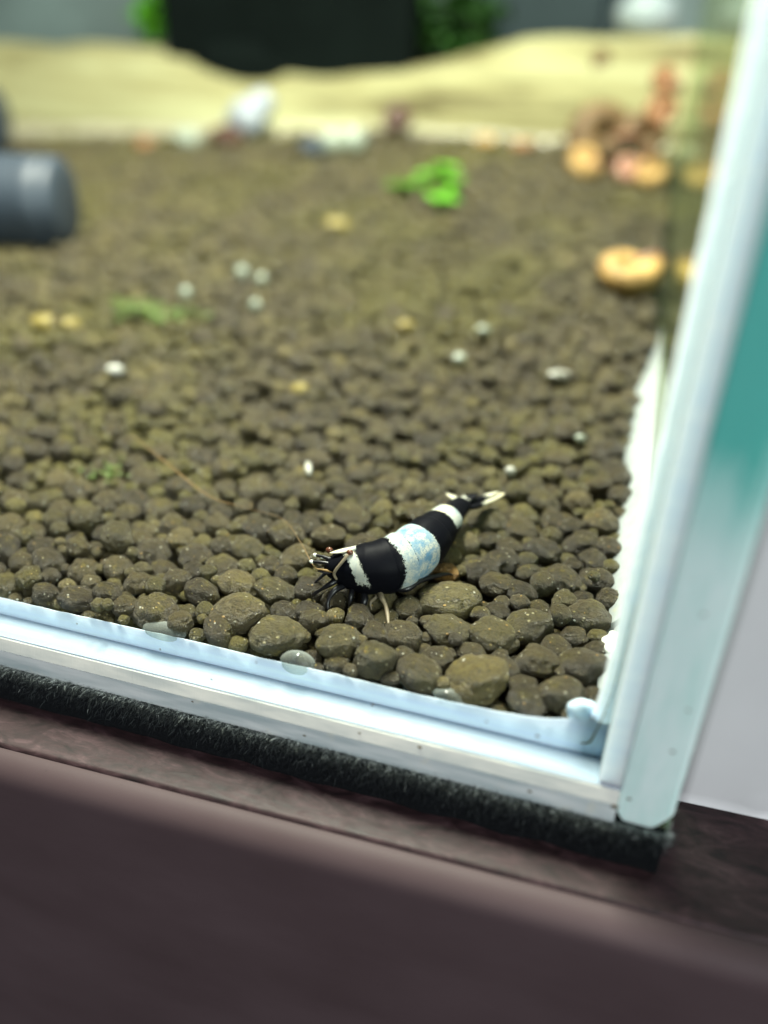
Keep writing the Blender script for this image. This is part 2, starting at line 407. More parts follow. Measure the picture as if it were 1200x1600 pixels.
def bead(name, sec_fn, t0, t1, n, axis, mat):
    """silicone bead: sec_fn(t) -> closed section points (full 3-D)"""
    V = []; F = []
    for i in range(n + 1):
        t_ = t0 + (t1 - t0) * i / n; s_ = sec_fn(t_); m = len(s_); V += s_
    for i in range(n):
        for j in range(m): F.append((i * m + j, (i + 1) * m + j, (i + 1) * m + (j + 1) % m, i * m + (j + 1) % m))
    F.append(tuple(range(m))); F.append(tuple(n * m + j for j in reversed(range(m))))
    o = mesh(name, V, F, mat, aq, AL)
    bm = bmesh.new(); bm.from_mesh(o.data); bmesh.ops.recalc_face_normals(bm, faces=bm.faces[:]); bm.to_mesh(o.data); bm.free()
    try: o.data.set_sharp_from_angle(angle=math.radians(55))
    except Exception: pass
    return o
# bond under the front pane
bead('silicone_bond', lambda x: [(x, -0.05 + 0.03 * mn.noise(Vector((x, 0, 0))), FZ - 0.04), (x, -0.05, FZ + 0.1), (x, 3.32, FZ + 0.1), (x, 3.32, FZ - 0.04)], -300, -0.02, 300, 'x', MAT['sil_bond'])
# inner fillet along the front pane, its upper rim uneven; climbs into the corner
def front_fillet(x):
    top = 6.55 + 0.14 * mn.noise(Vector((x * 0.12, 3, 0))) + 0.07 * mn.noise(Vector((x * 0.6, 7, 0)))
    top -= 0.25 * min(1, max(0, (-x - 45) / 30))
    top += 1.7 * math.exp(-((x + 2.2) / 6.0) ** 2)
    dep = 4.5 + 0.3 * mn.noise(Vector((x * 0.2, 9, 0)))
    return [(x, 3.33, FZ + 0.0), (x, 3.33, top), (x, 3.38, top), (x, 3.5, FZ + (top - FZ) * 0.7), (x, 3.75, FZ + (top - FZ) * 0.35), (x, dep, FZ + 0.05)]
bead('silicone_bead', front_fillet, -300, -0.02, 900, 'x', MAT['sil_blue'])
# vertical joint: filled gap and inner fillet
def vgap(z): 
    n_ = 0.06 * mn.noise(Vector((z * 0.3, 1, 0)))
    return [(-2.03, 0.06, z), (-0.01, 0.02, z), (-0.01, 3.33, z), (-2.03, 3.33, z)]
bead('silicone_joint', vgap, FZ + 0.15, 150, 120, 'z', MAT['sil_pale'])
def vfil(z):
    e = -3.3 + 0.10 * mn.noise(Vector((z * 0.25, 5, 0))) + 0.07 * mn.noise(Vector((z * 0.9, 8, 0))) + 0.2 * min(1, z / 60)
    e -= 0.5 * math.exp(-((z - 7) / 4.0) ** 2)
    return [(e, 3.34, z), (e + 0.05, 3.6, z), (-1.6, 4.3, z), (-0.7, 5.2, z), (-0.01, 6.3, z), (-0.01, 3.34, z)]
bead('silicone_bead', vfil, FZ + 0.1, 150, 400, 'z', MAT['sil_vert'])
# grime line inside the corner
tube('grime_seam', [(-4.2, 3.29, 5.2), (-3.4, 3.29, 5.55), (-3.1, 3.29, 6.6), (-2.75, 3.29, 8.6), (-2.3, 3.29, 12), (-2.15, 3.29, 17), (-2.12, 3.29, 22)], [0.03, 0.10, 0.08, 0.05, 0.045, 0.04, 0.02], plain('olive grime', (0.16, 0.15, 0.06), 0.9, 0.1), aq, AL)
# ragged white fillet along the side pane above the soil
def sfil(y):
    z0 = 7.0 + 0.08 * (y - 5)
    wv = 3.4 + 0.6 * mn.noise(Vector((y * 0.13, 2, 0))) + 0.25 * mn.noise(Vector((y * 0.5, 4, 0)))
    if y > 78: wv *= max(0.15, 1 - (y - 78) / 26)
    if 13 < y < 18: wv *= 0.75
    hgt = 4.6 + 0.6 * mn.noise(Vector((y * 0.15, 12, 0)))
    return [(-0.02, y, z0 - 2), (-wv + 0.1, y, z0 - 1.6), (-wv, y, z0 + 0.9 + 0.3 * mn.noise(Vector((y * 0.4, 6, 0)))), (-wv * 0.72, y, z0 + hgt * 0.42), (-wv * 0.35, y, z0 + hgt * 0.75), (-0.02, y, z0 + hgt)]
bead('silicone_bead', sfil, 8, 102, 420, 'y', MAT['sil_white'])
# specks of dirt stuck on the glass
MAT['speck'] = plain('brown speck', (0.12, 0.10, 0.06), 0.8, 0.2, 0.4, 3.0, 0.2)
def speck(c, r, sq=(1, 0.25, 0.7)):
    bm = bmesh.new(); bmesh.ops.create_icosphere(bm, subdivisions=2, radius=1)
    for v_ in bm.verts:
        k = 1 + 0.6 * mn.noise(v_.co * 1.4 + Vector(c) * 3)
        v_.co = (Vector((v_.co.x * r * sq[0] * k, v_.co.y * r * sq[1] * k, v_.co.z * r * sq[2] * k)) + Vector(c) - Vector(AL)) * S
    me = bpy.data.meshes.new('grime_speck'); bm.to_mesh(me); bm.free(); me.materials.append(MAT['speck'])
    o = bpy.data.objects.new('grime_speck', me); COL.objects.link(o); place(o, AL, aq)
for c_, r_s in [((-24.07, 0.0, 6.86), 0.16), ((-17.6, 0.0, 11.3), 0.10), ((-2.79, 0.0, 12.1), 0.16), ((-36.3, 0.0, 8.8), 0.10), ((-47.2, 0.0, 7.5), 0.12), ((-57.0, 0.0, 8.3), 0.10), ((-12.96, 0.0, 8.17), 0.14), ((-8.17, 0.0, 7.93), 0.18), ((-41.5, 0.0, 5.1), 0.13),
                ((-19.0, -0.45, 3.3), 0.22), ((-25.2, -0.45, 3.2), 0.16), ((-0.25, -0.66, 2.2), 0.34), ((-43.6, -0.66, 2.0), 0.14), ((3.7, -0.06, 14.7), 0.16), ((3.4, -0.06, 9.8), 0.2), ((2.8, -0.06, 24.5), 0.16), ((0.9, -0.06, 3.0), 0.2), ((-31.0, -0.66, 1.2), 0.16), ((-8.0, -0.66, 1.4), 0.2)]:
    speck(c_, r_s)
# squeezed-out blob in the corner
V = []; F = []
bm = bmesh.new(); bmesh.ops.create_icosphere(bm, subdivisions=4, radius=1)
for v_ in bm.verts:
    d = v_.co.copy(); k = 1 + 0.10 * mn.noise(d * 1.7)
    v_.co = (Vector((d.x * 1.5 * k, d.y * 0.8 * k, d.z * 1.5 * k)) + Vector((-4.5, 4.2, 8.3)) - Vector(AL)) * S
me = bpy.data.meshes.new('silicone_blob'); bm.to_mesh(me); bm.free(); me.materials.append(MAT['sil_blue'])
for p_ in me.polygons: p_.use_smooth = True
o = bpy.data.objects.new('silicone_blob', me); COL.objects.link(o); place(o, AL, aq)
bm = bmesh.new(); bmesh.ops.create_icosphere(bm, subdivisions=4, radius=1)
for v_ in bm.verts:
    d = v_.co.copy(); k = 1 + 0.35 * mn.noise(d * 2.2 + Vector((4, 0, 0)))
    v_.co = (Vector((d.x * 1.25 * k, d.y * 2.2 * k, d.z * 1.5 * k)) + Vector((-2.2, 14.5, 8.6)) - Vector(AL)) * S
me = bpy.data.meshes.new('silicone_lump'); bm.to_mesh(me); bm.free(); me.materials.append(MAT['sil_cream'])
for p_ in me.polygons: p_.use_smooth = True
o = bpy.data.objects.new('silicone_lump', me); COL.objects.link(o); place(o, AL, aq)
# back bottom bead
bead('silicone_bead', lambda x: [(x, 269.9, 22), (x, 269.9, 38 + 1.0 * mn.noise(Vector((x * 0.05, 0, 0))) - 9 * min(1, max(0, (-x - 110) / 170))), (x, 267, 36 - 9 * min(1, max(0, (-x - 110) / 170))), (x, 265, 22)], -300, -1, 60, 'x', MAT['sil_grey'])

# ------------------------------------------------------------------ soil
def soil_z(x, y):
    z = 7.3 + 0.08 * (y - 5) + interp(x, [-282, -188, -106, -34, 0], [-5, 1.2, 7.4, 7, 6]) * (max(y, 0) / 270) ** 2
    return z - 1.0 * math.exp(-(max(y, 3.3) - 3.3) / 3.0)
V = []; F = []
xs = np.linspace(-330, -0.3, 70); ys = np.concatenate([np.linspace(6.4, 60, 30), np.linspace(64, 268, 40)])
for y in ys:
    for x in xs: V.append((x, y, soil_z(x, y) - 3.9 + 0.5 * mn.noise(Vector((x * 0.1, y * 0.1, 0)))))
nX = len(xs); nTop = len(V)
for j in range(len(ys) - 1):
    for i in range(nX - 1): F.append((j * nX + i, j * nX + i + 1, (j + 1) * nX + i + 1, (j + 1) * nX + i))
soil = mesh('soil_bed', V, F, MAT['soil_bed']); tag(soil, 'bed of dark olive clay granules covering the tank floor', 'soil', kind='structure')

def granule_mesh(sub, seed, mat, rough=0.17):
    bm = bmesh.new(); bmesh.ops.create_icosphere(bm, subdivisions=sub, radius=1)
    o_ = Vector((seed * 7.13, seed * 3.7, seed * 1.9)); rg = random.Random(seed)
    ax = [Vector((rg.gauss(0, 1), rg.gauss(0, 1), rg.gauss(0, 1))).normalized() for _ in range(5)]
    cut = [rg.uniform(0.88, 1.0) for _ in range(5)]
    for v_ in bm.verts:
        d = v_.co.copy().normalized()
        k = 1 + rough * mn.noise(d * 1.3 + o_) + rough * 0.5 * mn.noise(d * 3.0 + o_) + (rough * 0.30 * mn.noise(d * 6 + o_) + rough * 0.16 * mn.noise(d * 13 + o_) if sub > 2 else 0)
        p = d * k
        for a_, c_ in zip(ax, cut):                     # soft flattened facets
            e = p.dot(a_) - c_
            if e > 0: p -= a_ * e * 0.5
        v_.co = p
    me = bpy.data.meshes.new('granule'); bm.to_mesh(me); bm.free()
    if mat: me.materials.append(mat)
    for p_ in me.polygons: p_.use_smooth = True
    return me

SEEDS = [(-37.3,4.4,3.53,2.02,'o'),(-43.2,4.3,1.88,1.71,'d'),(-51.4,3.9,2.78,2.08,'d'),(-57.9,6.8,1.63,1.38,'d'),(-42.3,7.9,3.16,2.11,'d'),(-37.3,9.5,1.58,1.41,'d'),(-34.5,10.1,1.76,1.76,'d'),(-47.4,9.7,1.99,1.81,'d'),(-44.4,12.3,2.2,1.65,'d'),(-55.3,9.2,1.66,1.4,'d'),(-51.4,10.9,1.66,1.48,'d'),(-61.0,3.8,2.07,1.5,'d'),(-64.9,3.5,1.51,1.44,'d'),(-39.7,12.5,2.18,1.53,'o'),(-30.0,7.0,2.36,2.09,'o'),(-25.6,5.9,2.24,2.31,'o'),(-29.6,3.2,1.46,0.84,'d'),(-23.6,3.0,1.02,0.77,'d'),(-20.8,5.0,2.32,2.0,'d'),(-19.4,12.0,2.47,1.89,'o'),(-19.4,8.1,1.82,1.12,'d'),(-15.1,5.3,3.34,2.54,'y'),(-14.7,12.5,2.55,2.25,'o'),(-16.4,9.6,1.5,1.13,'d'),(-23.8,9.8,2.11,1.91,'d'),(-11.2,15.1,2.62,2.28,'o'),(-9.5,10.5,2.17,1.71,'d'),(-12.8,8.5,1.76,1.11,'d'),(-6.6,6.8,2.36,1.95,'d'),(-9.8,4.5,2.05,1.31,'d'),(-10.6,7.0,1.44,0.96,'d'),(-5.0,11.0,2.48,2.03,'d'),(-8.0,13.0,1.68,1.21,'d'),(-6.5,15.2,1.43,1.23,'d'),(-3.9,13.5,1.47,1.47,'d'),(-5.2,18.7,2.6,2.11,'d'),(-36.0,14.0,1.9,1.75,'d'),(-33.7,9.2,1.6,1.74,'d'),(-32.6,12.7,1.65,1.57,'d'),(-20.4,16.8,3.59,2.3,'o'),(-14.9,16.7,1.49,1.13,'d'),(-13.0,20.7,1.82,1.46,'d'),(-15.9,21.4,2.07,1.48,'d'),(-18.0,23.5,2.08,1.66,'d'),(-16.0,26.0,2.15,1.61,'d'),(-22.2,21.7,1.73,1.13,'n'),(-21.7,27.8,2.37,1.97,'d'),(-19.5,33.6,2.55,1.89,'o'),(-15.0,33.1,2.11,1.62,'d'),(-37.7,24.3,2.19,1.59,'d'),(-40.5,25.3,1.7,1.37,'d'),(-38.5,34.4,1.98,1.55,'d'),(-38.7,39.3,2.05,1.7,'d'),(-34.0,38.2,2.02,1.58,'d'),(-28.1,37.9,2.16,1.64,'o'),(-36.1,29.1,2.47,1.65,'d'),(-23.7,43.1,2.04,1.51,'d'),(-11.6,29.4,2.34,1.72,'d'),(-8.7,24.7,2.24,1.71,'d'),(-5.1,25.8,2.01,1.57,'d'),(-7.3,32.4,2.22,1.66,'d'),(-13.1,40.4,2.22,1.7,'o'),(-29.5,32.7,2.0,1.42,'d')]
grid = {}
def near_ok(x, y, r, k, g):
    ci, cj = int(x // 7), int(y // 7)
    for i in (ci - 1, ci, ci + 1):
        for j in (cj - 1, cj, cj + 1):
            for (a_, b_, q) in g.get((i, j), ()):
                if (a_ - x) ** 2 + (b_ - y) ** 2 < (k * (q + r)) ** 2: return False
    return True
def put(x, y, r, g): g.setdefault((int(x // 7), int(y // 7)), []).append((x, y, r))
def left_edge(y): return -80 - 0.80 * (y - 5)
top = []     # x, y, z, rx, ry, rz, kind
for (x, y, rx, rz, k) in SEEDS:
    y0 = y; y = max(y, 3.75 + 0.86 * rx)
    z = soil_z(x, y) + 0.4 - 0.25 * (y - y0)
    top.append((x, y, z, rx, rx * 0.78, rz * 0.92, k)); put(x, y, (rx + rx * 0.78) / 2 * 0.94, grid)
rng = np.random.default_rng(11)
for pas, (n_try, rlo, rhi, k) in enumerate([(1200, 1.7, 2.1, 0.96), (46000, 1.22, 1.6, 0.94), (60000, 0.9, 1.2, 0.91), (36000, 0.6, 0.9, 0.86)]):
    R_ = rng.uniform(rlo, rhi, n_try); U = rng.random((n_try, 2))
    for q in range(n_try):
        # denser sampling near the front
        y = 4.0 + 264 * U[q, 1] ** 1.25; r = R_[q]
        if pas == 3 and y > 110: continue
        x = left_edge(y) + (-(3.0 if y < 92 else 1.4) - left_edge(y)) * U[q, 0]
        if y - r < 3.5: continue
        if not near_ok(x, y, r, k, grid): continue
        put(x, y, r, grid)
        top.append((x, y, soil_z(x, y) + rng.normal(0, 0.62), r * rng.uniform(0.95, 1.15), r * rng.uniform(0.88, 1.05), r * rng.uniform(0.8, 1.02), 'r'))
low = []; g2 = {}
for q in range(34000):
    y = 4.2 + 264 * rng.random() ** 1.2; r = rng.uniform(1.1, 1.9); x = left_edge(y) + (-1.6 - left_edge(y)) * rng.random()
    if y - r < 3.5 or not near_ok(x, y, r, 0.84, g2): continue
    put(x, y, r, g2); low.append((x, y, soil_z(x, y) - 2.8 + rng.normal(0, 0.35), r * 1.1, r, r * 0.9, 'r'))

def in_frame(x, y, z):
    d = Vector((x, y, z)) - CAM; dz = d.dot(f_)
    px = 600 + 1280 * d.dot(r_) / dz; py = 800 - 1280 * d.dot(u_) / dz
    return px, py, dz
sc_l = []
for i, g in enumerate(top):
    px, py, dz = in_frame(*g[:3])
    if -20 < px < 1060 and py < 1130: sc_l.append((g[3] / dz * (3 if g[6] != 'r' else 1), i))
sc_l.sort(reverse=True); big = {i for _, i in sc_l[:300]}
NV = 14
gm = {k: [granule_mesh(4 if k != 'far' else 3, s_ + (0 if k in 'dr' else 40), MAT[{'d': 'soil', 'o': 'soil_o', 'y': 'soil_y', 'n': 'soil_n'}[k]]) for s_ in range(NV if k == 'd' else 5)] for k in 'doyn'}
for me_l in gm.values():
    pass
for i in sorted(big):
    x, y, z, rx, ry, rz, k = top[i]
    if k == 'r': k = 'o' if random.random() < 0.16 else 'd'
    me = random.choice(gm[k])
    o = bpy.data.objects.new('granule', me); COL.objects.link(o); o.parent = soil
    o.location = Vector((x, y, z)) * S
    o.scale = (rx * S * 1.06, ry * S * 1.06, rz * S * 1.06)
    o.rotation_euler = (random.uniform(-0.35, 0.35), random.uniform(-0.35, 0.35), random.uniform(-0.5, 0.5) + (math.pi if random.random() < 0.5 else 0))
# everything else: one mass
def proto(sub, n, base):
    out = []
    for s_ in range(n):
        me = granule_mesh(sub, base + s_, None, 0.19); c = np.empty(len(me.vertices) * 3); me.vertices.foreach_get('co', c)
        f = np.array([p_.vertices[:] for p_ in me.polygons]); out.append((c.reshape(-1, 3), f)); bpy.data.meshes.remove(me)
    return out
PH, PL = proto(3, 10, 100), proto(2, 10, 200)
VV = []; FF = []; RR = []; nv = 0
for i, g in enumerate(top + low):
    if i in big: continue
    x, y, z, rx, ry, rz, k = g
    c, f = random.choice(PH if (y < 75 and i < len(top)) else PL)
    e = Matrix.Rotation(random.uniform(0, 6.28), 3, 'Z') @ Matrix.Rotation(random.uniform(-0.4, 0.4), 3, 'X')
    E_ = np.array(e)
    P_ = (c @ E_.T) * np.array([rx, ry, rz]) * 1.06 + np.array([x, y, z])
    VV.append(P_); FF.append(f + nv); RR.append(np.full(len(c), random.random())); nv += len(c)
VV = np.concatenate(VV) * S; FF = np.concatenate(FF); RR = np.concatenate(RR)
me = bpy.data.meshes.new('soil_granules'); me.vertices.add(len(VV)); me.vertices.foreach_set('co', VV.ravel())
me.loops.add(FF.size); me.loops.foreach_set('vertex_index', FF.ravel()); me.polygons.add(len(FF))
me.polygons.foreach_set('loop_start', np.arange(0, FF.size, 3)); me.polygons.foreach_set('loop_total', np.full(len(FF), 3))
me.update(calc_edges=True); me.polygons.foreach_set('use_smooth', np.ones(len(FF), bool)); me.materials.append(MAT['soil_mass'])
a = me.attributes.new('rnd', 'FLOAT', 'POINT'); a.data.foreach_set('value', RR)
o = bpy.data.objects.new('soil_granules', me); COL.objects.link(o); o.parent = soil; tag(o, kind='stuff')

# water filling the tank
o = bevel_box('water', (-299, 3.36, 3.95), (-0.05, 269.8, 140), MAT['water'], None, 0); tag(o, 'clear water filling the glass tank', 'water', kind='structure')

# ------------------------------------------------------------------ shrimp
def shell_material():
    t = NT('shrimp shell'); v = t.coord()
    wa = t.n('ShaderNodeAttribute'); wa.attribute_name = 'white'
    ba = t.n('ShaderNodeAttribute'); ba.attribute_name = 'blue'
    ya = t.n('ShaderNodeAttribute'); ya.attribute_name = 'gold'
    n1 = t.noise(v, 3.2, 4, 0.7); n2 = t.noise(v, 9.0, 3, 0.6)
    e = t.math('ADD', wa.outputs['Fac'], t.math('MULTIPLY', t.math('SUBTRACT', n1, 0.5), 0.9))
    e = t.math('ADD', e, t.math('MULTIPLY', t.math('SUBTRACT', n2, 0.5), 0.7))
    wm = t.ramp(e, [(0.46, 0.0), (0.54, 1.0)])
    n3 = t.noise(v, 1.0, 4, 0.6); n4 = t.noise(v, 5.0, 4, 0.75)
    b = t.math('MULTIPLY', ba.outputs['Fac'], t.ramp(n3, [(0.42, 0.05), (0.58, 1.0)]))
    white = t.mix(b, (0.42, 0.44, 0.385), (0.045, 0.19, 0.33))
    white = t.mix(t.math('MULTIPLY', t.ramp(n4, [(0.40, 1.0), (0.50, 0.0)]), t.math('ADD', t.math('MULTIPLY', ba.outputs['Fac'], 0.75), 0.22)), white, (0.10, 0.20, 0.28))
    white = t.mix(ya.outputs['Fac'], white, (0.72, 0.60, 0.32))
    col = t.mix(wm, (0.0035, 0.0038, 0.006), white)
    return t.done(t.bsdf(col, t.ramp(wm, [(0.0, 0.5), (1.0, 0.6)]), 0.05, t.bump(t.math('ADD', n1, n4), 0.12, 0.06)))
MAT['shell'] = shell_material()
SB = (-27.5, 17, 8.2)
sh = empty('shrimp', SB); tag(sh, 'black dwarf shrimp with white and pale blue bands walking on the soil', 'shrimp')
spine_c = [(-34.0, 13.1, 12.9), (-32.0, 14.0, 12.75), (-28.2, 15.5, 12.75), (-25.9, 18.0, 13.15), (-24.75, 21.0, 13.4), (-23.95, 24.4, 13.45), (-23.4, 27.2, 13.45), (-22.7, 30.1, 13.5), (-22.1, 31.4, 13.5)]
SPN = catmull(spine_c, 40)
cum = [0.0]
for i in range(1, len(SPN)): cum.append(cum[-1] + (SPN[i] - SPN[i - 1]).length)
TOT = cum[-1]
def spine(s_):
    s_ = min(max(s_, 0), TOT)
    p = Vector([np.interp(s_, cum, [q[i] for q in SPN]) for i in range(3)])
    q0 = Vector([np.interp(max(s_ - 0.5, 0), cum, [q[i] for q in SPN]) for i in range(3)]); q1 = Vector([np.interp(min(s_ + 0.5, TOT), cum, [q[i] for q in SPN]) for i in range(3)])
    t = (q1 - q0).normalized(); n_ = t.cross(Vector((0, 0, 1))).normalized(); u = n_.cross(t).normalized()
    return p, t, n_, u
s_c = [0, 0.5, 2.2, 4.4, 6.5, 9.4, 11.2, 13.6, 16.6, 19.4, 21.2, 23, TOT]
W_ = [0.35, 0.95, 1.9, 2.6, 2.9, 2.95, 2.9, 2.75, 2.35, 1.9, 1.6, 1.35, 0.95]
HU = [0.30, 0.85, 1.85, 2.55, 2.85, 2.85, 2.8, 2.6, 2.1, 1.65, 1.4, 1.15, 0.7]
HD = [0.5, 1.5, 2.8, 3.5, 3.75, 3.55, 3.4, 3.25, 2.7, 2.1, 1.7, 1.3, 0.7]
SEG = [0.0, 7.2, 9.1, 11.7, 14.4, 16.8, 19.3, TOT + 3]
def seg_of(s_):
    for k in range(len(SEG) - 1):
        if s_ < SEG[k + 1]: return k, (s_ - SEG[k]) / (SEG[k + 1] - SEG[k])
    return len(SEG) - 2, 1.0
NA, NS = 84, 300
V = []; F = []; AW = []; AB = []; AG = []
for i in range(NS + 1):
    s_ = TOT * i / NS
    p, t_, n_, u = spine(s_); k, uu = seg_of(s_)
    w_ = interp(s_, s_c, W_); hu = interp(s_, s_c, HU); hd = interp(s_, s_c, HD)
    f_seg = 1.0
    if k >= 1 and k < 6: f_seg = 0.93 + 0.115 * uu ** 0.55
    elif k == 0: f_seg = 1.0 + 0.03 * max(0, uu - 0.75) * 4
    elif k == 6: f_seg = 0.95
    pl = 1.0 + (0.13 * math.sin(math.pi * min(1, uu)) if 1 <= k <= 5 else 0)
    for j in range(NA):
        an = 2 * math.pi * j / NA          # 0 = top
        ca, sa = math.cos(an), math.sin(an)
        h = hu if ca > 0 else hd * pl
        sq = 1.0 - 0.10 * (sa * ca) ** 2
        wob = 1 + 0.012 * mn.noise(Vector((s_ * 0.8, ca * 2, sa * 2)))
        V.append(p + n_ * (sa * w_ * f_seg * sq * wob) + u * (ca * h * f_seg * sq * wob))
        a_ = abs(math.atan2(sa, ca))
        def band(lo, hi): return min(s_ - lo, hi - s_)
        c1 = 2.35 + 1.75 * min(1.25, a_ / 1.7)
        d1 = min(0.62 - abs(s_ - c1), (1.85 - a_) * 1.3)
        back = 0.25 * math.sin(a_ * 1.5)
        d2 = min(band(7.55 + back, 11.75 + back), (2.35 - a_) * 1.5, 3.2 * abs(s_ - 9.15) - 0.10)
        d3 = min(band(16.7, 19.4), (1.30 + 0.45 * (s_ - 16.7) / 2.7 - a_) * 1.3)
        d = max(d1, d2, d3)
        AW.append(max(-1, min(2, 0.5 + d * 0.9)))
        AB.append(max(0, min(1, 0.95 - abs(s_ - 10.2) * 0.26)) if 7.0 < s_ < 12.2 else (0.25 if 18.5 < s_ < 20 else 0.03))
        AG.append(0.45 * max(0, 1 - a_ / 0.5) if s_ > 16 or s_ < 3.5 else 0.06)
for i in range(NS):
    for j in range(NA): F.append((i * NA + j, i * NA + (j + 1) % NA, (i + 1) * NA + (j + 1) % NA, (i + 1) * NA + j))
F.append(tuple(range(NA))[::-1]); F.append(tuple(NS * NA + j for j in range(NA)))
def attrs(o, w_, b_, g_):
    for nm, d in (('white', w_), ('blue', b_), ('gold', g_)):
        a = o.data.attributes.new(nm, 'FLOAT', 'POINT'); a.data.foreach_set('value', d)
def fix_normals(o):
    bm = bmesh.new(); bm.from_mesh(o.data); bmesh.ops.recalc_face_normals(bm, faces=bm.faces[:]); bm.to_mesh(o.data); bm.free()
body = mesh('body', V, F, MAT['shell'], sh, SB); attrs(body, AW, AB, AG); fix_normals(body)

def blade(name, base, tip, width, thick, wfun, gold, upv=(0, 0, 1), bend=0.0):
    """flattened tail-fan blade"""
    base = Vector(base); tip = Vector(tip); L = (tip - base).length; t_ = (tip - base).normalized()
    sd = t_.cross(Vector(upv)).normalized(); up = sd.cross(t_)
    V = []; F = []; a1 = []; a2 = []; a3 = []; n, m = 26, 14
    for i in range(n + 1):
        q = i / n; wd = width * (math.sin(math.pi * min(1, 0.16 + 0.84 * q)) ** 0.75 + 0.02)
        for j in range(m):
            an = 2 * math.pi * j / m
            V.append(base + t_ * (L * q) + up * (bend * q * q) + sd * (math.cos(an) * wd) + up * (math.sin(an) * thick * (1 - 0.75 * q)))
            a1.append(wfun(q, math.cos(an))); a2.append(0.02); a3.append(gold * q)
    for i in range(n):
        for j in range(m): F.append((i * m + j, i * m + (j + 1) % m, (i + 1) * m + (j + 1) % m, (i + 1) * m + j))
    F.append(tuple(range(m))); F.append(tuple(n * m + j for j in reversed(range(m))))
    o = mesh(name, V, F, MAT['shell'], sh, SB); attrs(o, a1, a2, a3); fix_normals(o); return o
b0 = Vector((-22.35, 31.0, 13.5))
blade('telson', b0, (-18.6, 35.6, 13.7), 0.55, 0.35, lambda q, c: 0.5 + (q - 0.62) * 2.2, 0.35)
blade('tail_fan_blade', b0 + Vector((0.3, -0.3, -0.2)), (-17.9, 36.2, 13.35), 0.8, 0.22, lambda q, c: 0.5 + (q - 0.48) * 2.2 + 0.25 * c, 0.55)
blade('tail_fan_blade', b0 + Vector((0.25, -0.4, -0.35)), (-19.7, 33.9, 12.7), 0.75, 0.2, lambda q, c: 0.5 + (q - 0.75) * 2.0, 0.3)
blade('tail_fan_blade', b0 + Vector((-0.5, 0.2, 0.25)), (-20.9, 33.0, 14.35), 0.75, 0.22, lambda q, c: 0.5 + (0.35 - q) * 1.6, 0.3)
blade('tail_fan_blade', b0 + Vector((0.1, -0.4, 0.35)), (-24.55, 30.6, 14.85), 0.62, 0.25, lambda q, c: 0.5 + (q - 0.35) * 3.0, 0.4)

MAT['leg_black'] = plain('black shell leg', (0.006, 0.006, 0.008), 0.35, 0.5, 0.3, 2, 0.1)
MAT['leg_beige'] = plain('translucent beige leg', (0.19, 0.155, 0.10), 0.45, 0.4, 0.35, 1.5, 0.2)
MAT['antenna'] = plain('brown antenna', (0.30, 0.19, 0.075), 0.5, 0.4, 0.2, 1.0, 0.0)
MAT['eye'] = plain('red-brown eye', (0.10, 0.035, 0.018), 0.2, 0.6, 0.3, 3.0, 0.0)
MAT['tip_white'] = plain('white joint tip', (0.75, 0.78, 0.68), 0.5, 0.4, 0.1, 2.0, 0.0)
def leg(pts, rad, mat='leg_black', label=None):
    o = tube('leg', pts, rad, MAT[mat], sh, SB, 6, 10)
    if label: o['label'] = label
    return o
leg([(-32.3, 13.6, 11.2), (-33.0, 12.5, 11.0), (-34.0, 12.2, 10.2), (-34.9, 12.2, 9.3), (-35.3, 12.4, 8.5)], [0.36, 0.34, 0.2, 0.24, 0.07])
leg([(-31.7, 13.2, 10.6), (-32.3, 11.9, 10.7), (-32.75, 11.1, 9.8), (-32.7, 10.7, 9.0), (-32.3, 10.5, 8.2)], [0.38, 0.36, 0.22, 0.22, 0.07])
leg([(-30.9, 13.6, 10.4), (-30.55, 12.2, 10.2), (-30.5, 11.7, 9.2), (-30.1, 11.6, 8.7), (-29.5, 11.3, 8.1)], [0.34, 0.30, 0.17, 0.18, 0.06])
leg([(-33.0, 14.6, 11.2), (-34.0, 14.4, 11.2), (-35.0, 13.9, 10.2), (-36.1, 13.3, 9.0)], [0.3, 0.26, 0.16, 0.06])
leg([(-29.7, 13.8, 10.0), (-29.2, 12.9, 9.5), (-29.3, 12.5, 8.9), (-29.2, 12.3, 8.4)], [0.36, 0.44, 0.40, 0.14])
leg([(-27.9, 14.1, 10.2), (-27.3, 12.9, 10.3), (-26.6, 12.2, 9.9), (-26.15, 11.5, 9.4), (-25.6, 10.2, 9.0), (-24.8, 8.5, 8.7)], [0.36, 0.33, 0.22, 0.25, 0.15, 0.06], 'leg_beige', 'pale beige translucent leg reaching forward')
leg([(-28.4, 14.2, 10.0), (-28.0, 13.3, 9.9), (-28.5, 12.9, 9.3), (-28.2, 12.4, 8.7)], [0.3, 0.24, 0.18, 0.08], 'leg_beige')
leg([(-26.6, 15.4, 10.2), (-25.1, 15.4, 10.3), (-24.0, 16.7, 10.7), (-22.9, 18.2, 10.6), (-21.6, 20.1, 10.1), (-20.9, 20.8, 9.6)], [0.40, 0.40, 0.27, 0.30, 0.2, 0.06])
leg([(-27.2, 16.6, 10.2), (-25.6, 17.0, 9.9), (-24.8, 17.1, 8.9)], [0.32, 0.26, 0.1])
leg([(-30.6, 15.4, 10.4), (-31.4, 16.0, 9.6), (-32.0, 16.2, 8.7)], [0.3, 0.24, 0.1])
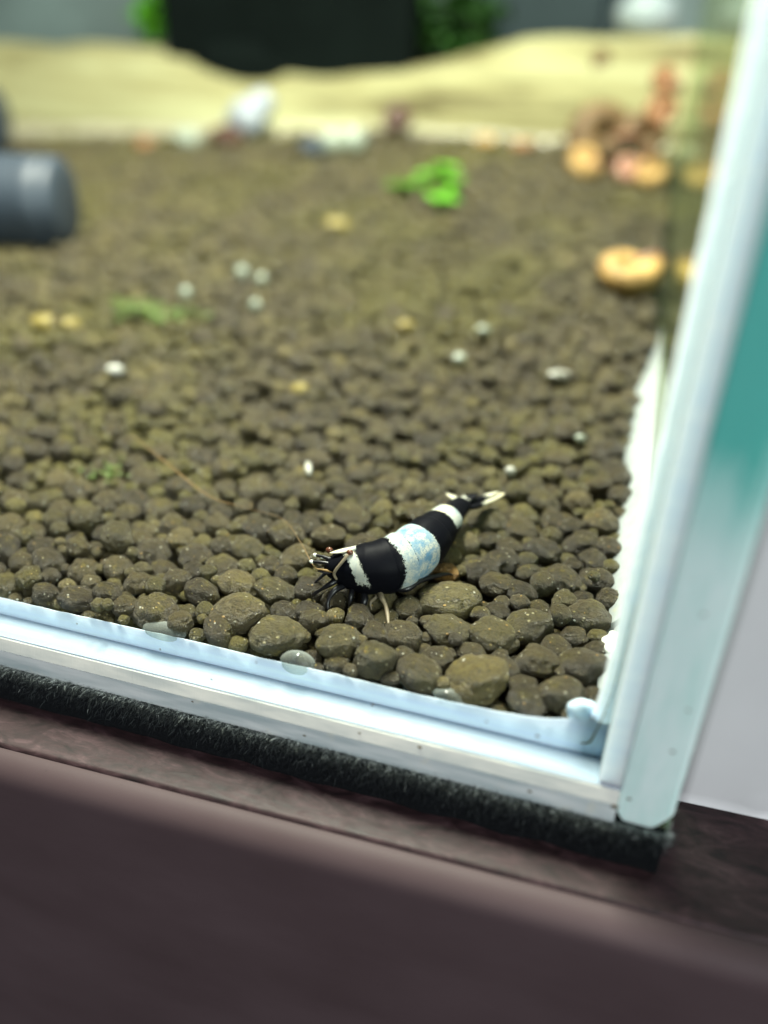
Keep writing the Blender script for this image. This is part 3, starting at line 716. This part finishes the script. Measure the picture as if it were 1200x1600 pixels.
for k_, (x_, y_) in enumerate([(-25.4, 17.0), (-24.6, 18.8), (-24.0, 20.6), (-23.4, 22.6), (-22.9, 24.8)]):
    tube('swimmeret', [(x_, y_ - 0.3, 10.9 + 0.15 * k_), (x_ + 0.1, y_ - 0.7, 10.2 + 0.15 * k_), (x_ + 0.7, y_ - 0.5, 9.5 + 0.2 * k_)], [0.42, 0.36, 0.12], MAT['leg_beige' if k_ % 2 == 0 else 'leg_black'], sh, SB, 5, 8)
def ball(name, c, r, mat, parent, loc, sq=(1, 1, 1), sub=3, amp=0.0):
    bm = bmesh.new(); bmesh.ops.create_icosphere(bm, subdivisions=sub, radius=1)
    for v_ in bm.verts:
        k = 1 + amp * mn.noise(v_.co * 1.6 + Vector(c))
        v_.co = (Vector((v_.co.x * r * sq[0] * k, v_.co.y * r * sq[1] * k, v_.co.z * r * sq[2] * k)) + Vector(c) - Vector(loc)) * S
    me = bpy.data.meshes.new(name); bm.to_mesh(me); bm.free(); me.materials.append(mat)
    for p_ in me.polygons: p_.use_smooth = True
    o = bpy.data.objects.new(name, me); COL.objects.link(o); place(o, loc, parent); return o
e1 = ball('eye', (-33.75, 14.0, 14.3), 0.38, MAT['eye'], sh, SB, (1.1, 0.9, 0.95))
tube('eye_stalk', [(-32.9, 14.1, 13.9), (-33.6, 14.05, 14.25)], [0.26, 0.24], MAT['leg_black'], e1, SB)
e2 = ball('eye', (-31.2, 13.5, 14.85), 0.34, MAT['eye'], sh, SB, (1.1, 0.9, 0.95))
tube('eye_stalk', [(-31.1, 14.0, 14.2), (-31.2, 13.6, 14.75)], [0.26, 0.24], MAT['leg_black'], e2, SB)
# rostrum: flat white spike above the face
V = []; F = []; a1 = []
o = blade('rostrum', (-30.8, 14.4, 14.95), (-33.5, 13.35, 14.35), 0.42, 0.22, lambda q, c: 0.95, 0.45)
for b_, t_ in [((-33.0, 13.4, 13.5), (-35.3, 13.7, 13.5)), ((-33.1, 13.3, 13.4), (-34.4, 13.6, 13.5)), ((-33.1, 13.0, 13.2), (-35.4, 12.9, 13.1))]:
    an_ = tube('antennule', [b_, tuple((np.array(b_) + np.array(t_)) / 2 + np.array([0, 0, 0.08])), t_], [0.24, 0.2, 0.16], MAT['leg_black'], sh, SB)
    ball('tip', t_, 0.24, MAT['tip_white'], an_, SB, (1.2, 0.9, 0.9), 2)
tube('antenna', [(-32.6, 12.6, 12.6), (-34.0, 12.6, 12.55), (-35.2, 12.9, 12.6), (-38.0, 16.0, 13.3), (-42.0, 20.0, 13.4), (-47.5, 21.6, 13.0), (-53.2, 22.8, 13.0), (-61.3, 27.0, 14.2), (-68.8, 30.8, 15.4)], [0.2, 0.12, 0.05, 0.022, 0.018, 0.02, 0.055, 0.065, 0.03], MAT['antenna'], sh, SB)
tube('antenna', [(-32.2, 12.1, 12.0), (-32.45, 12.0, 12.6), (-32.3, 12.1, 13.2), (-31.8, 12.5, 14.0), (-31.3, 13.2, 14.7)], [0.13, 0.17, 0.17, 0.17, 0.2], MAT['leg_beige'], sh, SB)
o = blade('antennal_scale', (-32.2, 13.0, 12.4), (-34.6, 12.5, 12.3), 0.5, 0.2, lambda q, c: -0.3, 0.0)

# ------------------------------------------------------------------ things lying on the soil
def sz(x, y, h=0.0): return soil_z(x, y) + h
MAT['shell_amber'] = plain('amber snail shell', (0.40, 0.25, 0.085), 0.6, 0.3, 0.6, 0.3, 0.1)
MAT['shell_rust'] = plain('rusty shell', (0.24, 0.115, 0.05), 0.6, 0.3, 0.6, 0.3, 0.1)
MAT['shell_brown'] = plain('brown snail shell', (0.13, 0.08, 0.035), 0.6, 0.3, 0.6, 0.3, 0.1)
MAT['shell_pink'] = plain('pink shell lip', (0.34, 0.17, 0.11), 0.4, 0.4, 0.2, 0.3, 0.1)
MAT['maroon'] = plain('maroon shell', (0.065, 0.026, 0.014), 0.45, 0.4, 0.3, 0.2, 0.1)
def snail(c, R0, tilt, spin, mat, label, cat='snail shell', group='amber snail shells by the side glass', lip=True):
    """flat coiled ramshorn shell"""
    c = Vector(c); root = empty('snail_shell', c); tag(root, label, cat, group)
    V = []; F = []; n, m, turns = 110, 16, 2.6
    Rm = Matrix.Rotation(0.25, 3, 'Z') @ Matrix.Rotation(tilt, 3, 'X') @ Matrix.Rotation(spin, 3, 'Z')
    for i in range(n + 1):
        q = i / n; th = q * turns * 2 * math.pi; g = math.exp((q - 1) * 1.7); rad = R0 * 0.58 * g; tr_ = R0 * 0.42 * g
        for j in range(m):
            an = 2 * math.pi * j / m
            rr = rad + tr_ * math.cos(an); V.append(c + Rm @ Vector((rr * math.cos(th), rr * math.sin(th), tr_ * 0.95 * math.sin(an))))
    for i in range(n):
        for j in range(m): F.append((i * m + j, i * m + (j + 1) % m, (i + 1) * m + (j + 1) % m, (i + 1) * m + j))
    F.append(tuple(range(m))); F.append(tuple(n * m + j for j in reversed(range(m))))
    o = mesh('whorl', V, F, MAT[mat], root, c); fix_normals(o)
    if lip:
        ring = [V[n * m + j] for j in range(m)] + [V[n * m]]
        tube('lip', ring, [R0 * 0.07] * len(ring), MAT['shell_pink'], root, c, 2, 6)
    return root
G1 = 'coiled snail shells near the side glass'
snail((-8.6, 127.5, sz(-8, 127) + 5.4), 8.4, 0.45, -3.6, 'shell_amber', 'golden coiled snail shell nearest the front, against the right glass', group=G1)
snail((-23.0, 240, sz(-23, 240) + 9.5), 14.0, 1.25, 0.5, 'shell_brown', 'largest brown coiled snail shell in the back right cluster', group=G1, lip=False)
snail((-27.0, 226, sz(-27, 226) + 5.2), 7.2, 0.9, 1.9, 'shell_amber', 'yellow shell lying in front of the largest brown snail shell', group=G1)
snail((-13.5, 226, sz(-13, 226) + 4.2), 6.5, 0.9, 2.6, 'shell_pink', 'pinkish shell between the yellow shell and the right glass', group=G1)
snail((-7.5, 218, sz(-7, 218) + 5.2), 7.0, 1.0, 4.2, 'shell_amber', 'orange-yellow shell touching the right glass beside the brown shell cluster', group=G1)
snail((-10.5, 232, sz(-10, 232) + 12), 9.0, 1.3, -0.6, 'shell_brown', 'middle sized brown shell leaning on the right glass below the orange ones', group=G1)
snail((-6.4, 217, 50.5), 6.4, 1.2, 0.9, 'shell_rust', 'orange snail shell stuck on the right glass, lower of two', group=G1)
snail((-7.4, 226, 58.5), 5.6, 1.2, 2.0, 'shell_rust', 'orange snail shell stuck on the right glass, upper of two', group=G1)
snail((-29.0, 266.5, 63.0), 4.0, 1.5, 0.4, 'shell_brown', 'small brown snail shell on the back glass above the others', group=G1)
snail((-98, 262, sz(-98, 262) + 6.0), 7.0, 1.1, 0.4, 'maroon', 'dark maroon round shell standing at the back glass', group='shells along the back glass', lip=False)
snail((-64, 256, sz(-64, 256) + 2.2), 4.2, 0.4, 0.4, 'shell_amber', 'small orange shell at the back, left of its pair', group='shells along the back glass')
snail((-52, 254, sz(-52, 254) + 2.2), 4.2, 0.4, 2.4, 'shell_rust', 'small orange shell at the back, right of its pair', group='shells along the back glass')
snail((-190, 238, sz(-190, 238) + 2.5), 4.2, 0.6, 1.0, 'shell_rust', 'small rust coloured shell at the back left, beside grey bits', group='shells along the back glass')

MAT['pipe'] = plain('dark slate plastic', (0.035, 0.048, 0.065), 0.5, 0.4, 0.2, 0.05, 0.05)
def solid_tube(name, pts, r, mat, label, cat, inner=0.0):
    """round plastic pipe with rounded closed end"""
    root = empty(name, pts[-1]); tag(root, label, cat)
    tube('pipe_body', pts, [r] * len(pts), mat, root, pts[-1], 6, 40)
    d = (Vector(pts[-1]) - Vector(pts[-2])).normalized(); e = Vector(pts[-1])
    tube('end_cap', [e, e + d * r * 0.12, e + d * r * 0.22, e + d * r * 0.28], [r * 0.995, r * 0.96, r * 0.86, r * 0.6], mat, root, pts[-1], 4, 40)
    return root
solid_tube('filter_pipe', [(-230, 98, 26.0), (-185, 111, 26.5), (-145.5, 122.5, 26.7)], 11.2, MAT['pipe'], 'dark slate filter pipe lying on the soil at the left', 'pipe')
solid_tube('pipe_fitting', [(-268, 210, 36), (-252, 214, 35.5), (-240, 217, 35)], 11.5, MAT['pipe'], 'round dark plastic end behind the filter pipe', 'fitting')

# bright green plant scraps: clumps of small leaves
MAT['leaf'] = plain('bright green leaf', (0.10, 0.33, 0.015), 0.45, 0.4, 0.35, 0.3, 0.1)
MAT['moss'] = plain('dull green moss', (0.065, 0.10, 0.018), 0.6, 0.3, 0.4, 0.4, 0.2)
MAT['fern'] = plain('dark green fern', (0.02, 0.06, 0.01), 0.5, 0.3, 0.4, 0.2, 0.2)
def leaf_verts(c, d, up, L, wd, V, F):
    d = d.normalized(); sd = d.cross(up).normalized(); u = sd.cross(d); b = len(V)
    for q, ww, bz in ((0, 0.15, 0), (0.3, 0.9, 0.10), (0.6, 1.0, 0.12), (0.85, 0.6, 0.05), (1, 0.08, -0.05)):
        p = c + d * (L * q) + u * (bz * L)
        V += [p - sd * wd * ww, p + u * wd * 0.25, p + sd * wd * ww]
    for k in range(4):
        for j in range(2): a_ = b + k * 3 + j; F.append((a_, a_ + 1, a_ + 4, a_ + 3))
def sprig(name, c, n, spread, L, wd, mat, label, cat, flat=0.3, group=None):
    rg = random.Random(label); V = []; F = []; c = Vector(c)
    for k in range(n):
        o_ = Vector((rg.gauss(0, spread[0]), rg.gauss(0, spread[1]), abs(rg.gauss(0, spread[2]))))
        d = Vector((rg.gauss(0, 1), rg.gauss(0, 1), abs(rg.gauss(0, 1)) * flat))
        leaf_verts(c + o_, d, Vector((rg.gauss(0, 0.3), rg.gauss(0, 0.3), 1)), L * rg.uniform(0.6, 1.2), wd * rg.uniform(0.7, 1.2), V, F)
    o = mesh(name, V, F, MAT[mat], None, c); tag(o, label, cat, group); return o
def stalk_sprig(c, lobes, mat, label):
    root = empty('plant_scrap', c); tag(root, label, 'plant scrap')
    V = []; F = []
    for (x, y, z, r) in lobes:
        for k in range(10):
            an = k * 2.4; d = Vector((math.cos(an), math.sin(an), 0.35 + 0.4 * random.random()))
            leaf_verts(Vector((x, y, z)), d, Vector((0, 0, 1)), r * random.uniform(0.8, 1.2), r * 0.42, V, F)
    mesh('leaf_cluster', V, F, MAT[mat], root, c)
    tube('stem', [q[:3] for q in lobes], [1.0, 0.9, 1.2, 1.2, 1.0], MAT[mat], root, c)
    return root
stalk_sprig((-68, 188, sz(-68, 188)), [(-75, 184, sz(-75, 184) + 2.2, 4.6), (-71, 194, sz(-71, 194) + 3.6, 3.4), (-65.5, 199, sz(-65, 199) + 4.2, 4.8), (-61.5, 190, sz(-61, 190) + 3.4, 4.0), (-60.5, 174, sz(-60, 174) + 2.0, 5.0)], 'leaf', 'bright green bent plant scrap lying on the soil')
sprig('moss_tuft', (-98, 83, sz(-98, 83) + 0.8), 90, (5.0, 2.6, 0.8), 2.4, 0.7, 'moss', 'green moss tuft on the soil at middle left', 'moss')
sprig('moss_tuft', (-72.7, 29, sz(-73, 29) + 0.5), 26, (2.2, 1.6, 0.25), 1.1, 0.4, 'moss', 'small faint moss patch on the soil near the front left', 'moss')

# pale bits
MAT['bit_white'] = plain('white shell bit', (0.40, 0.40, 0.35), 0.3, 0.6, 0.12, 0.8, 0.1)
MAT['bit_pale'] = plain('pale shell bit', (0.42, 0.42, 0.36), 0.4, 0.5, 0.3, 1.2, 0.2)
MAT['bit_yellow'] = plain('yellow bit', (0.24, 0.19, 0.05), 0.5, 0.4, 0.25, 0.6, 0.2)
MAT['bit_glossy'] = plain('glossy glass bead', (0.30, 0.34, 0.27), 0.3, 0.6, 0.3, 0.5, 0.0)
def bit(name, c, r, sq, mat, label, cat, rot=0.0, group=None, amp=0.25):
    o = ball(name, (0, 0, 0), r, MAT[mat], None, (0, 0, 0), sq, 3, amp)
    o.location = Vector((c[0], c[1], sz(c[0], c[1]) + c[2])) * S; o.rotation_euler = (0.2, 0.1, rot); tag(o, label, cat, group); return o
B = 'pale bits on the soil'
bit('shell_bit', (-15.9, 77.5, 2.0), 2.3, (1.0, 0.42, 0.4), 'bit_white', 'long white shell bit lying near the right side of the soil', 'shell bit', 0.7, B)
bit('shell_bit', (-45.4, 37.2, 1.5), 1.2, (0.4, 1.1, 0.35), 'bit_pale', 'narrow white shell bit behind the shrimp head', 'shell bit', 0.5, B)
bit('shell_bit', (-32.0, 93, 2.0), 1.4, (1, 0.7, 0.6), 'bit_glossy', 'glassy bit farthest back above the shrimp', 'shell bit', 0.4, B)
bit('shell_bit', (-33.5, 79, 2.0), 1.2, (1, 1, 0.8), 'bit_glossy', 'round glassy bead in front of the farthest glassy bit', 'bead', 0.4, B)
bit('shell_bit', (-18.4, 43.7, 2.3), 0.75, (1, 1, 1), 'bit_white', 'tiny white bead just beyond the shrimp tail', 'bead', 0, B, 0.1)
bit('shell_bit', (-10.2, 56.6, 2.0), 0.9, (1, 0.7, 0.7), 'bit_glossy', 'tiny glassy fleck near the white silicone strip', 'bead', 0, B)
bit('shell_bit', (-87.8, 56.1, 2.2), 1.3, (1.2, 0.8, 0.6), 'bit_white', 'whitish chip on the soil at the left below the moss', 'shell bit', 0.6, B)
bit('shell_bit', (-55.6, 59.5, 1.6), 1.5, (1, 0.9, 0.8), 'bit_yellow', 'yellowish crumb left of the image centre on the soil', 'crumb', 0, B)
bit('shell_bit', (-88.5, 107, 2.6), 1.5, (1, 1, 1), 'bit_glossy', 'larger glossy bead of the pair beyond the moss tuft', 'bead', 0, B, 0.05)
bit('shell_bit', (-83, 105, 2.4), 1.3, (1, 1, 1), 'bit_glossy', 'smaller glossy bead of the pair beyond the moss tuft', 'bead', 0, B, 0.05)
bit('shell_bit', (-78, 91, 2.2), 1.2, (1, 1, 1), 'bit_glossy', 'single glossy bead right of the moss tuft', 'bead', 0, B, 0.05)
bit('shell_bit', (-94, 92, 2.6), 1.3, (1, 1, 1), 'bit_glossy', 'glossy bead at the far edge of the moss tuft', 'bead', 0, B, 0.05)
bit('yellow_crumb', (-113, 71.5, 1.6), 2.6, (1, 0.8, 0.6), 'bit_yellow', 'yellow crumb at the far left of the soil', 'crumb', 0.3, B)
bit('yellow_crumb', (-108, 72.5, 1.6), 2.0, (1, 0.8, 0.6), 'bit_yellow', 'yellow crumb right next to the far left one', 'crumb', 1.3, B)
bit('yellow_crumb', (-46.7, 91.5, 1.6), 1.8, (1, 0.8, 0.6), 'bit_yellow', 'yellow crumb in the middle of the soil', 'crumb', 0.3, B)
bit('yellow_crumb', (-81.7, 150, 1.6), 3.4, (1, 0.8, 0.6), 'bit_yellow', 'pale yellow crumb in front of the green plant scrap', 'crumb', 0.3, B)
bit('glass_bead', (-106, 233, 4.0), 4.6, (1, 1, 1), 'bit_glossy', 'right glassy bead of the pair at the back', 'bead', 0, 'glass beads at the back', 0.03)
bit('glass_bead', (-113, 231, 4.0), 4.4, (1, 1, 1), 'bit_glossy', 'left glassy bead of the pair at the back', 'bead', 0, 'glass beads at the back', 0.03)
bit('dark_stone', (-119, 228, 3.0), 5.0, (1, 0.8, 0.7), 'pipe', 'dark slate stone beside the glassy beads at the back', 'stone', 0.2, None, 0.3)
bit('grey_stone', (-176, 245, 3.0), 5.5, (1, 0.8, 0.7), 'bit_glossy', 'pale grey-green stone at the back left', 'stone', 0.2, None, 0.3)
bit('dark_stone', (-160, 247, 3.0), 6.5, (1, 0.8, 0.6), 'maroon', 'dark brown stone under the white lump', 'stone', 0.2, None, 0.3)
# white lump near the back
lump = empty('white_lump', (-158, 260, sz(-158, 260))); tag(lump, 'bright white rounded lump by the back glass', 'lump')
MAT['white_lump'] = plain('white plaster', (0.33, 0.36, 0.40), 0.4, 0.5, 0.08, 0.1, 0.1)
for k, (dx, dy, dz, r) in enumerate([(0, 0, 7, 7.5), (4.5, 2, 12, 5.5), (-5, 2, 6, 5.5)]):
    ball('lobe', (-158 + dx, 260 + dy, sz(-158, 260) + dz), r, MAT['white_lump'], lump, (-158, 260, sz(-158, 260)), (1, 0.9, 1), 3, 0.15)
# translucent domes at the front glass
t = NT('jelly dome'); b1 = t.n('ShaderNodeBsdfTransparent'); b1.inputs[0].default_value = (0.80, 0.84, 0.80, 1)
b2 = t.bsdf((0.55, 0.60, 0.56), 0.15, 0.8); m1 = t.n('ShaderNodeMixShader')
lw = t.n('ShaderNodeLayerWeight'); lw.inputs[0].default_value = 0.35
t.l(t.math('ADD', t.math('MULTIPLY', lw.outputs['Facing'], 0.45), 0.10), m1.inputs[0]); t.l(b1.outputs[0], m1.inputs[1]); t.l(b2, m1.inputs[2]); MAT['jelly'] = t.done(m1.outputs[0])
for (x, z, r, sq, lab) in [(-49.2, 5.1, 2.3, (1.15, 0.5, 0.45), 'translucent flat dome on the front glass at the left'), (-33.6, 5.0, 1.9, (1.0, 0.6, 0.75), 'translucent dome on the front glass below the shrimp'), (-17.3, 5.2, 1.5, (1.2, 0.5, 0.5), 'faint translucent dome on the front glass below the yellowish granule')]:
    o = ball('limpet', (x, 4.1, z + 1.3), r, MAT['jelly'], None, (x, 4.1, z + 1.3), sq, 3, 0.08); tag(o, lab, 'limpet', 'translucent domes on the front glass')

# ------------------------------------------------------------------ behind the tank
MAT['cream'] = plain('cream foam', (0.40, 0.335, 0.19), 0.8, 0.2, 0.38, 0.035, 0.1)
t = NT('streaky cream'); st = t.noise(t.coord((0.008, 0.10, 0.10)), 1.0, 5, 0.6, 0.6)
MAT['cream'] = t.done(t.bsdf(t.ramp(st, [(0.36, (0.13, 0.10, 0.05)), (0.47, (0.34, 0.285, 0.15)), (0.66, (0.48, 0.43, 0.26))]), 0.8, 0.2))
MAT['black'] = plain('black plastic', (0.004, 0.006, 0.006), 0.9, 0.06, 0.3, 0.03, 0.0)
MAT['teal_grey'] = plain('grey-green wall', (0.19, 0.24, 0.24), 0.8, 0.2, 0.6, 0.012, 0.0)
MAT['dark_blue'] = plain('blue-grey board', (0.030, 0.042, 0.050), 0.8, 0.2, 0.2, 0.01, 0.0)
V = []; F = []; nx, ny = 60, 12
def cream_h(x): return interp(x, [-360, -300, -220, -175, -140, -110, -85, -60, 0, 30], [58, 59.5, 61, 55, 54, 56.5, 63, 69, 71, 71])
for i in range(nx + 1):
    x = -360 + 390 * i / nx
    for j in range(ny + 1):
        q = j / ny; y = 279 + 60 * q
        V.append((x, y, 26 + (cream_h(x) - 26) * math.sin(min(1, q * 2.2) * math.pi / 2) ** 0.8 + 2.2 * mn.noise(Vector((x * 0.03, y * 0.05, 0))) + 1.2 * mn.noise(Vector((x * 0.09, y * 0.2, 0)))))
    V.append((x, 339, TZ)); V.append((x, 279, TZ))
mm = ny + 3
for i in range(nx):
    for j in range(mm): F.append((i * mm + j, (i + 1) * mm + j, (i + 1) * mm + (j + 1) % mm, i * mm + (j + 1) % mm))
F.append(tuple(range(mm))); F.append(tuple(nx * mm + j for j in reversed(range(mm))))
o = mesh('cream_block', V, F, MAT['cream'], None, (-165, 310, TZ)); fix_normals(o); tag(o, 'pale cream block with uneven top behind the tank', 'block')
o = bevel_box('black_box', (-216, 300, 40), (-106, 338, 140), MAT['black'], None, 5, 3); tag(o, 'large black box standing on the cream block behind the tank', 'box')
o.rotation_euler.z = 0.02
ball('foot', (-180, 300, 53), 12, MAT['black'], o, (-161, 319, 40), (1.5, 0.5, 0.9), 3, 0.5)
sprig('green_plant', (-92, 318, 60), 260, (9, 5, 14), 9, 2.2, 'fern', 'dark green plant right of the black box', 'plant', 1.2)
sprig('green_plant', (-229, 318, 62), 120, (3.0, 4, 12), 8, 1.8, 'leaf', 'bright green plant left of the black box', 'plant', 1.2)
o = bevel_box('grey_box', (-90, 345, 55), (-36, 370, 150), MAT['dark_blue'], None, 3, 2); tag(o, 'dark blue-grey box at the back right of the plant', 'box')
o = ball('white_ball', (-18.5, 318, 78), 9, MAT['white_lump'], None, (-18.5, 318, 70), (1.3, 0.8, 0.9), 3, 0.1); tag(o, 'white round object on the cream block at the back right', 'ball')
o = bevel_box('back_wall', (-700, 420, TZ), (300, 440, 500), MAT['teal_grey'], None, 0); tag(o, 'grey-green wall behind everything', 'wall', kind='structure')
